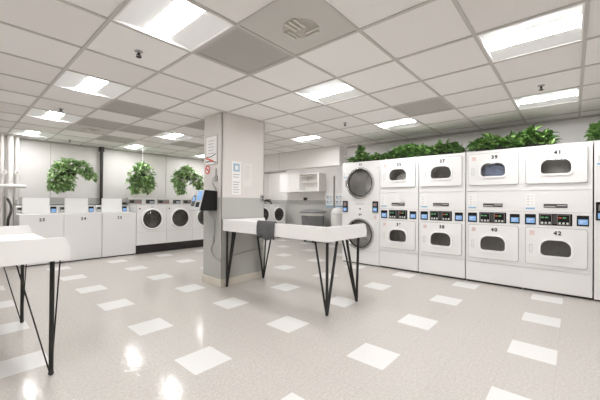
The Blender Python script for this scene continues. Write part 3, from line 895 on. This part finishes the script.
# framed notice
t = thing('framed_notice', 'framed white notice with a red and dark swoosh on the left face of the pillar', 'notice', (PX0, 3.885, 1.70))
b = newbm(); box(b, -.012, .0, -.15, .15, .0, .42, .003, 1); obj('frame', b, M['guard'], t)
b = newbm(); box(b, -.0135, -.011, -.135, .135, .015, .405); p = obj('sheet', b, M['paper'], t)
b = newbm()
for k in range(5): box(b, -.0145, -.013, -.08 + .02 * (k % 2), .07, .16 + .045 * k, .168 + .045 * k)
obj('print', b, M['greyink'], p)
b = newbm(); tube(b, [(-.0155, .12, .045), (-.0155, .0, .055), (-.0155, -.125, .028)], .006, 6); tube(b, [(-.0155, .12, .11), (-.0155, .0, .115), (-.0155, -.125, .15)], .005, 6); obj('dark_swoosh', b, M['ink'], p)
b = newbm(); tube(b, [(-.0155, .12, .10), (-.0155, .03, .075), (-.0155, -.06, .05)], .012, 6); obj('red_swoosh', b, M['redink'], p)
# round prohibition sign
t = thing('round_sign', 'small round red and white prohibition sign below the framed notice', 'sign', (PX0, 3.985, 1.635))
b = newbm(); tube(b, [(-.001, 0, 0), (-.006, 0, 0)], .063, 36); obj('disc', b, M['paper'], t)
b = newbm()
ro, ri = .064, .044
V = [[b.verts.new((x, r * math.cos(2 * PI * k / 40), r * math.sin(2 * PI * k / 40))) for k in range(40)] for x in (-.0055, -.008) for r in (ri, ro)]
for k in range(40):
    q = (k + 1) % 40
    b.faces.new((V[2][k], V[2][q], V[3][q], V[3][k])); b.faces.new((V[1][k], V[1][q], V[3][q], V[3][k])); b.faces.new((V[0][k], V[0][q], V[2][q], V[2][k]))
obj('red_ring', b, M['redink'], t)
b = newbm(); box(b, -.008, -.0055, -.052, .052, -.009, .009)
bmesh.ops.rotate(b, verts=list(b.verts), cent=(0, 0, 0), matrix=Matrix.Rotation(math.radians(45), 3, 'X')); obj('slash', b, M['redink'], t)
b = newbm(); box(b, -.0065, -.005, -.03, .03, -.008, .008); obj('cigarette_print', b, M['ink'], t)
# bracket with hook near the kiosk
t = thing('wall_bracket', 'small metal bracket on the pillar just above the payment kiosk', 'bracket', (PX0, 3.76, 1.38))
b = newbm(); box(b, -.02, 0, -.03, .03, .08, .16, .004, 1); obj('plate', b, M['metal'], t)
b = newbm(); tube(b, smooth_path([(-.02, 0, .12), (-.06, 0, .11), (-.06, -.01, .03), (-.03, -.01, .0), (-.012, -.01, -.04)]), .009, 8); obj('hook', b, M['metal'], t, True)
b = newbm(); tube(b, [(-.012, .0, .16), (-.012, .0, .26)], .009, 8); obj('conduit', b, M['metal'], t)
# posters on the front face
t = thing('poster', 'paper notice with a square blue picture on the front of the pillar', 'poster', (2.74, PY0, 1.28))
b = newbm(); box(b, -.085, .075, -.003, 0, 0, .475); obj('sheet', b, M['paper'], t)
b = newbm(); box(b, -.06, .05, -.0045, -.0025, .33, .445); p = obj('picture', b, M['blueimg'], t)
b = newbm(); box(b, -.03, .022, -.0055, -.004, .355, .415); obj('picture_centre', b, M['paper'], p)
b = newbm()
for k in range(8):
    if k != 2: box(b, -.065, .05 - .012 * (k % 3), -.0042, -.0025, .28 - .036 * k, .291 - .036 * k)
obj('text_lines', b, M['greyink'], t)
t = thing('paper_notice', 'plain pale paper notice right of the blue picture poster on the pillar', 'poster', (2.935, PY0, 1.40))
b = newbm(); box(b, -.085, .085, -.003, 0, 0, .35); M['paper2'] = mat('aged_paper', (.76, .73, .70), .5); obj('sheet', b, M['paper2'], t)
b = newbm()
for k in range(6): box(b, -.055, .05 - .02 * (k % 2), -.0042, -.0025, .29 - .035 * k, .303 - .035 * k)
obj('text_lines', b, M['faint'], t)
t = thing('switch_plate', 'grey metal switch plate at the right edge of the pillar', 'switch', (3.225, PY0, 1.165))
b = newbm(); box(b, -.036, .036, -.01, 0, 0, .12, .003, 1); obj('plate', b, M['metal'], t)
for z in (.03, .075):
    b = newbm(); box(b, -.012, .02, -.016, -.009, z, z + .022, .002, 1); obj('toggle', b, M['darkpart'], t)

# ------------------------------------------------------------------ pipes at the far left
t = thing('white_pipes', 'white upright pipes with a cross pipe and two valves at the left wall', 'pipe', (.755, 8.06, 0))
b = newbm(); tube(b, [(0.015, 0, 0), (0.015, 0, HC)], .048, 20); obj('main_pipe', b, M['pipe'], t, 40)
b = newbm(); tube(b, [(-.10, .05, 0), (-.10, .05, HC)], .035, 16); obj('side_pipe', b, M['pipe'], t, 40)
b = newbm(); tube(b, [(.115, .05, 0), (.115, .05, HC)], .035, 16); obj('side_pipe', b, M['pipe'], t, 40)
b = newbm(); tube(b, [(-1.2, -.07, 1.44), (.235, -.07, 1.44)], .034, 16); lathe = None
tube(b, [(-.05, -.07, 1.44), (.07, -.07, 1.44)], .046, 16); obj('cross_pipe', b, M['pipe'], t, 40)
for dx in (-.075, .105):
    b = newbm(); tube(b, [(dx, -.0, 1.70), (dx, -.09, 1.70)], .018, 12); tube(b, [(dx, -.09, 1.70), (dx, -.105, 1.70)], .045, 18); v = obj('valve', b, M['pipe'], t, 40)
    b = newbm(); tube(b, [(dx, -.104, 1.70), (dx, -.112, 1.70)], .018, 12); obj('valve_cap', b, M['greypipe'], v, 40)
for dx, dz in ((-.055, 1.12), (.105, 1.06)):
    b = newbm(); tube(b, [(dx, -.05, dz), (dx, -.05, dz + .12)], .013, 10); obj('drain_fitting', b, M['greypipe'], t, 40)
b = newbm(); tube(b, smooth_path([(.70, 7.62, 0), (.70, 7.6, .5), (.705, 7.58, .8), (.735, 7.6, .92), (.755, 7.68, 1.0), (.75, 7.74, 1.1), (.72, 7.84, 1.2)]), .02, 10)
h = obj('drain_hose', b, M['blackpipe'], None, True); tag(h, 'black drain hose beside the leftmost top loading washer', 'hose')
b = newbm(); tube(b, [(2.345, 8.23, 0), (2.345, 8.23, HC - .06)], .033, 16)
p = obj('black_pipe', b, M['blackpipe'], None, 40); tag(p, 'thin black upright pipe on the left wall behind the top loading washers', 'pipe')
b = newbm(); tube(b, [(2.345, 8.23, HC - .10), (2.345, 8.23, HC)], .055, 16); obj('collar', b, M['blackpipe'], p, 40)

o = bpy.data.objects['change_box']
b = newbm(); box(b, -.06, .06, -.1, .05, .005, .125, .004, 1); obj('body', b, M['greypipe'], o)
b = newbm(); box(b, -.05, .05, -.105, -.098, .02, .05, .002, 1); obj('slot_plate', b, M['darkpart'], o)

# ------------------------------------------------------------------ recess: wall cabinets, bin, tank, signs
t = thing('wall_cabinet', 'white wall cabinet with closed doors in the recess, the left one', 'cabinet', (7.34, 6.955, 1.49))
b = newbm(); box(b, .02, .358, -.43, .43, 0, .60, .003, 1); obj('body', b, M['cabin'], t)
for s in (-1, 1):
    b = newbm(); box(b, 0, .02, .006 if s > 0 else -.428, .428 if s > 0 else -.006, .004, .596, .003, 1); obj('door', b, M['cabin'], t)
t = thing('open_cabinet', 'white open fronted wall cabinet in the recess, right of the closed one', 'cabinet', (7.34, 6.12, 1.50))
b = newbm()
box(b, .0, .358, -.40, -.34, 0, .56); box(b, 0, .358, .385, .405, 0, .56); box(b, 0, .358, -.34, .385, 0, .02); box(b, 0, .358, -.34, .385, .54, .56); box(b, .345, .358, -.34, .385, .02, .54)
obj('body', b, M['cabin'], t)
b = newbm(); box(b, .12, .345, -.34, .385, .30, .316); obj('shelf', b, M['cabin'], t)
b = newbm(); tube(b, [(.05, -.34, .5), (.05, .385, .46)], .012, 8); obj('rail', b, M['greypipe'], t)
b = newbm(); tube(b, [(5.74, 5.55, 1.955), (5.74, 6.7, 1.955)], .02, 10)
p = obj('grey_conduit', b, M['greypipe'], None, 40); tag(p, 'thin grey conduit under the dropped soffit in the recess', 'pipe')
for y in (5.65, 6.6):
    b = newbm(); tube(b, [(5.74, y, 1.955), (5.74, y, 1.99)], .012, 8); obj('clip', b, M['greypipe'], p)
t = thing('soap_dispenser', 'small dark dispenser on the recess wall above a white sheet', 'dispenser', (7.702, 6.52, 1.20))
b = newbm(); box(b, -.09, 0, -.045, .045, .03, .12, .01, 2); obj('body', b, M['gasket'], t)
b = newbm(); box(b, -.07, -.02, -.025, .025, .0, .035, .005, 1); obj('nozzle', b, M['button'], t)
b = newbm(); tube(b, smooth_path([(7.42, 8.305, 1.20), (7.42, 8.1, 1.20), (7.40, 7.98, 1.19), (7.46, 7.93, 1.15), (7.50, 7.93, 1.0)]), .024, 10)
tube(b, [(7.42, 8.02, 1.16), (7.42, 8.02, 1.26)], .02, 10); tube(b, [(7.30, 8.02, 1.235), (7.54, 8.02, 1.235)], .022, 8)
tube(b, smooth_path([(7.42, 8.0, 1.20), (7.25, 7.97, 1.22), (7.12, 7.96, 1.17), (7.10, 7.94, 1.0)]), .02, 8)
o = obj('water_valve', b, M['blackpipe'], None, True); tag(o, 'black water valve and hose over the recess washers beside the pillar edge', 'valve')

t = thing('waste_bin', 'grey plastic waste bin with white bag and lid behind the long table', 'bin', (7.15, 5.79, 0))
b = newbm(); lathe_z(b, [(0, .10), (.30, .10), (.31, .12), (.345, .82), (.355, .84), (.34, .84), (.33, .82), (.29, .14), (0, .13)], 0, 0, 48); obj('body', b, M['bin'], t, 40)
b = newbm(); lathe_z(b, [(.348, .78), (.355, .78), (.37, .84), (.362, .865), (.34, .865)], 0, 0, 48); obj('bag', b, M['bag'], t, 40)
b = newbm(); lathe_z(b, [(.37, .868), (.405, .868), (.415, .895), (.39, .925), (.26, .955), (.10, .965), (0, .965), (0, .94), (.20, .93), (.34, .89)], 0, 0, 48); obj('lid', b, M['bin'], t, 40)
for k in range(4):
    a = PI / 4 + k * PI / 2; x, y = .22 * math.cos(a), .22 * math.sin(a)
    b = newbm(); tube(b, [(x, y - .015, .05), (x, y + .015, .05)], .05, 16); box(b, x - .02, x + .02, y - .02, y + .02, .06, .105); obj('caster', b, M['black'], t, 40)
for s_ in (-1, 1):
    b = newbm(); tube(b, smooth_path([(s_ * .335, -.06, .74), (s_ * .385, -.05, .72), (s_ * .385, .05, .72), (s_ * .335, .06, .74)]), .014, 8); obj('handle', b, M['bin'], t)
t = thing('white_tank', 'white rounded tank standing left of the porthole machine numbered 33', 'tank', (7.38, 5.02, 0))
b = newbm(); lathe_z(b, [(0, 0), (.21, 0), (.225, .02), (.225, .78), (.22, .86), (.195, .95), (.15, 1.00), (.08, 1.028), (0, 1.035)], 0, 0, 40); obj('shell', b, M['tank'], t, True)
b = newbm(); lathe_z(b, [(.231, .835), (.225, .86), (.215, .85)], 0, 0, 40); obj('seam_ring', b, M['button'], t, True)
b = newbm(); tube(b, [(7.675, 5.41, 0), (7.675, 5.41, 1.96)], .022, 10)
p = obj('upright_conduit', b, M['greypipe'], None, 40); tag(p, 'thin grey upright conduit on the recess wall between the two blue banded signs', 'pipe')
def icon_sign(name, label, loc, w, h):
    t = thing(name, label, 'sign', loc, ROT, 'blue banded instruction signs in the recess')
    b = newbm(); box(b, -w / 2, w / 2, -.006, 0, 0, h); obj('board', b, M['paper'], t)
    b = newbm(); box(b, -w / 2, w / 2, -.0075, -.005, 0, h * .13); obj('blue_band', b, M['bluestrip'], t)
    b = newbm()
    for q in range(2):
        z = h * (.32 + .34 * q)
        box(b, -.10, -.03, -.0075, -.005, z, z + .06); box(b, -.09, .09, -.0075, -.005, z - .035, z - .02); box(b, .02, .09, -.0075, -.005, z + .02, z + .06)
    obj('icons', b, M['blueimg'], t)
icon_sign('instruction_sign', 'white sign with icons and a blue band, right one, next to machine 33', (XW, 5.235, 1.02), .27, .43)
icon_sign('instruction_sign', 'white sign with icons and a blue band, left one, above the grey bin', (XW, 5.58, 1.02), .27, .43)

# ------------------------------------------------------------------ plants
def add_leaf(b, p, d, up, L, W):
    d = d.normalized(); s = d.cross(up)
    if s.length < 1e-3: s = d.cross(Vector((1, 0, 0)))
    s.normalize(); nrm = s.cross(d)
    mid = [p + d * L * .0, p + d * L * .35 - nrm * L * .02, p + d * L * .7 - nrm * L * .06, p + d * L - nrm * L * .2]
    lf = [p + d * L * .12 + s * W * .36 + nrm * W * .10, p + d * L * .38 + s * W * .5 + nrm * W * .14, p + d * L * .72 + s * W * .32 + nrm * W * .02]
    rt = [p + d * L * .12 - s * W * .36 + nrm * W * .10, p + d * L * .38 - s * W * .5 + nrm * W * .14, p + d * L * .72 - s * W * .32 + nrm * W * .02]
    m = [b.verts.new(q) for q in mid]; l = [b.verts.new(q) for q in lf]; r = [b.verts.new(q) for q in rt]
    for a in (l, r):
        b.faces.new((m[0], m[1], a[0])); b.faces.new((m[1], a[1], a[0])); b.faces.new((m[1], m[2], a[2], a[1])); b.faces.new((m[2], m[3], a[2]))

def foliage(blobs, n, L, seed, zmin=None):
    """blobs: (x, y, z, rx, ry, rz); leaves mostly near the blob surface, drooping outwards"""
    r = random.Random(seed); b = newbm()
    vol = [q[3] * q[5] for q in blobs]; tot = sum(vol); tips = []
    for q, v in zip(blobs, vol):
        c = Vector(q[:3])
        for k in range(max(12, int(n * v / tot))):
            u = Vector((r.gauss(0, 1), r.gauss(0, 1), r.gauss(0, 1))).normalized()
            rad = r.uniform(.25, 1) ** .6 * r.uniform(.75, 1.06)
            p = c + Vector((u.x * q[3], u.y * q[4], u.z * q[5])) * rad
            if zmin is not None and p.z < zmin + .02: p.z = zmin + .02 + r.uniform(0, .03)
            d = (u + Vector((r.uniform(-.7, .7), r.uniform(-.7, .7), r.uniform(-.9, .4)))).normalized()
            if zmin is not None and d.z < -.1 and p.z < zmin + L: d.z = abs(d.z) * .4
            l = L * r.uniform(.65, 1.2)
            add_leaf(b, p, d, Vector((r.uniform(-.5, .5), r.uniform(-.5, .5), 1)), l, l * r.uniform(.72, .98))
            if k % 9 == 0: tips.append(p.copy())
    return b, tips

def stems(root, tips, r=.004):
    b = newbm()
    for p in tips:
        m = (root + p) / 2 + Vector((0, 0, .05))
        tube(b, smooth_path([root, m, p], 4), r, 5)
    return b

def hanging_plant(label, blobs, n, seed, x, y, zpot):
    t = thing('hanging_plant', label, 'hanging plant', (0, 0, 0), 0, 'hanging plants along the left wall')
    b, tips = foliage(blobs, int(n * 1.6), .098, seed)
    obj('foliage', b, M['leafh'], t, 'keep')
    obj('stems', stems(Vector((x, y, zpot + .06)), tips), M['stem'], t)
    b = newbm(); lathe_z(b, [(0, zpot - .06), (.07, zpot - .06), (.10, zpot + .07), (.105, zpot + .075), (.09, zpot + .07), (0, zpot + .05)], x, y, 20); obj('pot', b, M['pot'], t, 40)
    b = newbm()
    for k in range(3):
        a = 2 * PI * k / 3
        tube(b, [(x + .1 * math.cos(a), y + .1 * math.sin(a), zpot + .07), (x, y, zpot + .38)], .0022, 5)
    tube(b, [(x, y, zpot + .38), (x, y, HC + .003)], .003, 5); obj('hanger', b, M['wire'], t)
    t.location = (0, 0, 0)
    return t
YP = 7.62
def HB(lst): return [(x, YP + (dy if dy else 0), z, rx, ry, rz) for x, dy, z, rx, ry, rz in lst]
hanging_plant('leafy hanging plant with one trailing arm to the right, over the two leftmost washers',
              HB([(1.50, 0, 1.72, .21, .2, .25), (1.62, 0, 1.88, .17, .16, .14), (1.43, 0, 1.50, .14, .15, .15), (1.58, .0, 1.52, .11, .12, .15), (1.80, -.05, 1.85, .14, .1, .10), (1.93, -.08, 1.72, .10, .07, .11), (1.99, -.1, 1.68, .06, .05, .05)]), 430, 11, 1.60, YP, 1.72)
hanging_plant('round bushy hanging plant in the middle, over the leftmost front loading washer',
              HB([(3.0, 0, 1.75, .28, .24, .28), (2.92, 0, 1.56, .20, .18, .2), (3.12, 0, 1.58, .18, .18, .19), (3.0, 0, 1.97, .13, .12, .1)]), 430, 12, 3.02, YP, 1.72)
hanging_plant('hanging plant with two drooping sides, closest to the pillar',
              HB([(4.15, 0, 1.93, .26, .2, .15), (3.93, 0, 1.75, .18, .16, .2), (3.96, 0, 1.52, .15, .14, .16), (4.42, -.02, 1.74, .15, .14, .18), (4.52, -.04, 1.58, .13, .12, .15)]), 400, 13, 4.16, YP, 1.80)

ZT = 1.955
def ivy(label, y0, y1, peaks, n, seed):
    t = thing('potted_ivy', label, 'ivy plant', (0, 0, 0), 0, 'ivy plants on top of the dryers')
    xc = 5.36
    bl = [(xc, y, ZT + h * .42, .15, hw, h * .52) for y, hw, h in peaks]
    # blob order is x, y, z, rx, ry, rz
    b, tips = foliage(bl, int(n * 1.7), .092, seed, ZT)
    obj('foliage', b, M['leafd'], t, 'keep')
    ym = (y0 + y1) / 2
    obj('stems', stems(Vector((xc, ym, ZT + .07)), tips), M['stem'], t)
    b = newbm(); box(b, xc - .06, xc + .06, y0 + .08, y1 - .08, ZT, ZT + .08, .008, 1); obj('planter', b, M['pot'], t)
    return t
ivy('low ivy plant with one upright sprig on top of machine 33', 2.68, 3.36, [(3.24, .13, .13), (3.02, .18, .16), (2.80, .15, .15), (3.12, .03, .30)], 230, 21)
ivy('ivy plant on top of dryer 35, the taller middle clump of the left group', 2.06, 2.64, [(2.52, .12, .18), (2.30, .18, .24), (2.13, .12, .27)], 260, 22)
ivy('ivy plant on top of dryer 37 at the right end of the left group', 1.36, 2.02, [(1.92, .12, .20), (1.74, .14, .18), (1.57, .14, .23), (1.42, .09, .16)], 260, 23)
ivy('ivy plant on top of dryer 39', .62, 1.20, [(1.08, .13, .17), (.94, .12, .26), (.72, .15, .20)], 260, 24)
ivy('ivy plant on top of dryer 41 leaning over towards dryer 39', .20, .62, [(.54, .12, .22), (.44, .09, .31), (.30, .12, .22)], 240, 25)
ivy('ivy plant at the right edge of the photo on the cut off machine', -.62, -.19, [(-.26, .10, .24), (-.45, .15, .28)], 220, 26)

# ------------------------------------------------------------------ camera, world, view
yaw, pit, roll = 0.722378, 0.0054942, 0.0074082
fw = Vector((math.cos(yaw) * math.cos(pit), math.sin(yaw) * math.cos(pit), math.sin(pit)))
rt = Vector((math.sin(yaw), -math.cos(yaw), 0)); u = rt.cross(fw)
rt2 = math.cos(roll) * rt + math.sin(roll) * u; u2 = -math.sin(roll) * rt + math.cos(roll) * u
cam = bpy.data.cameras.new('camera'); co = link(bpy.data.objects.new('camera', cam))
mw = Matrix.Identity(4)
for k, v in enumerate((rt2, u2, -fw)):
    for q in range(3): mw[q][k] = v[q]
mw.translation = (0, 0, HCAM)
co.matrix_world = mw
cam.sensor_width = 36; cam.sensor_fit = 'HORIZONTAL'; cam.lens = 309.62 / 600 * 36; cam.clip_start = .05
S.camera = co
w = bpy.data.worlds.new('world'); S.world = w; w.use_nodes = True
w.node_tree.nodes['Background'].inputs[0].default_value = (.9, .88, .85, 1); w.node_tree.nodes['Background'].inputs[1].default_value = .0
vs = S.view_settings
vs.view_transform = 'Standard'; vs.look = 'None'; vs.gamma = 1; vs.use_curve_mapping = False; vs.exposure = -.09
S.cycles.use_denoising = True
S.cycles.max_bounces = 12; S.cycles.diffuse_bounces = 8; S.cycles.glossy_bounces = 5; S.cycles.transparent_max_bounces = 12
S.cycles.sample_clamp_indirect = 8
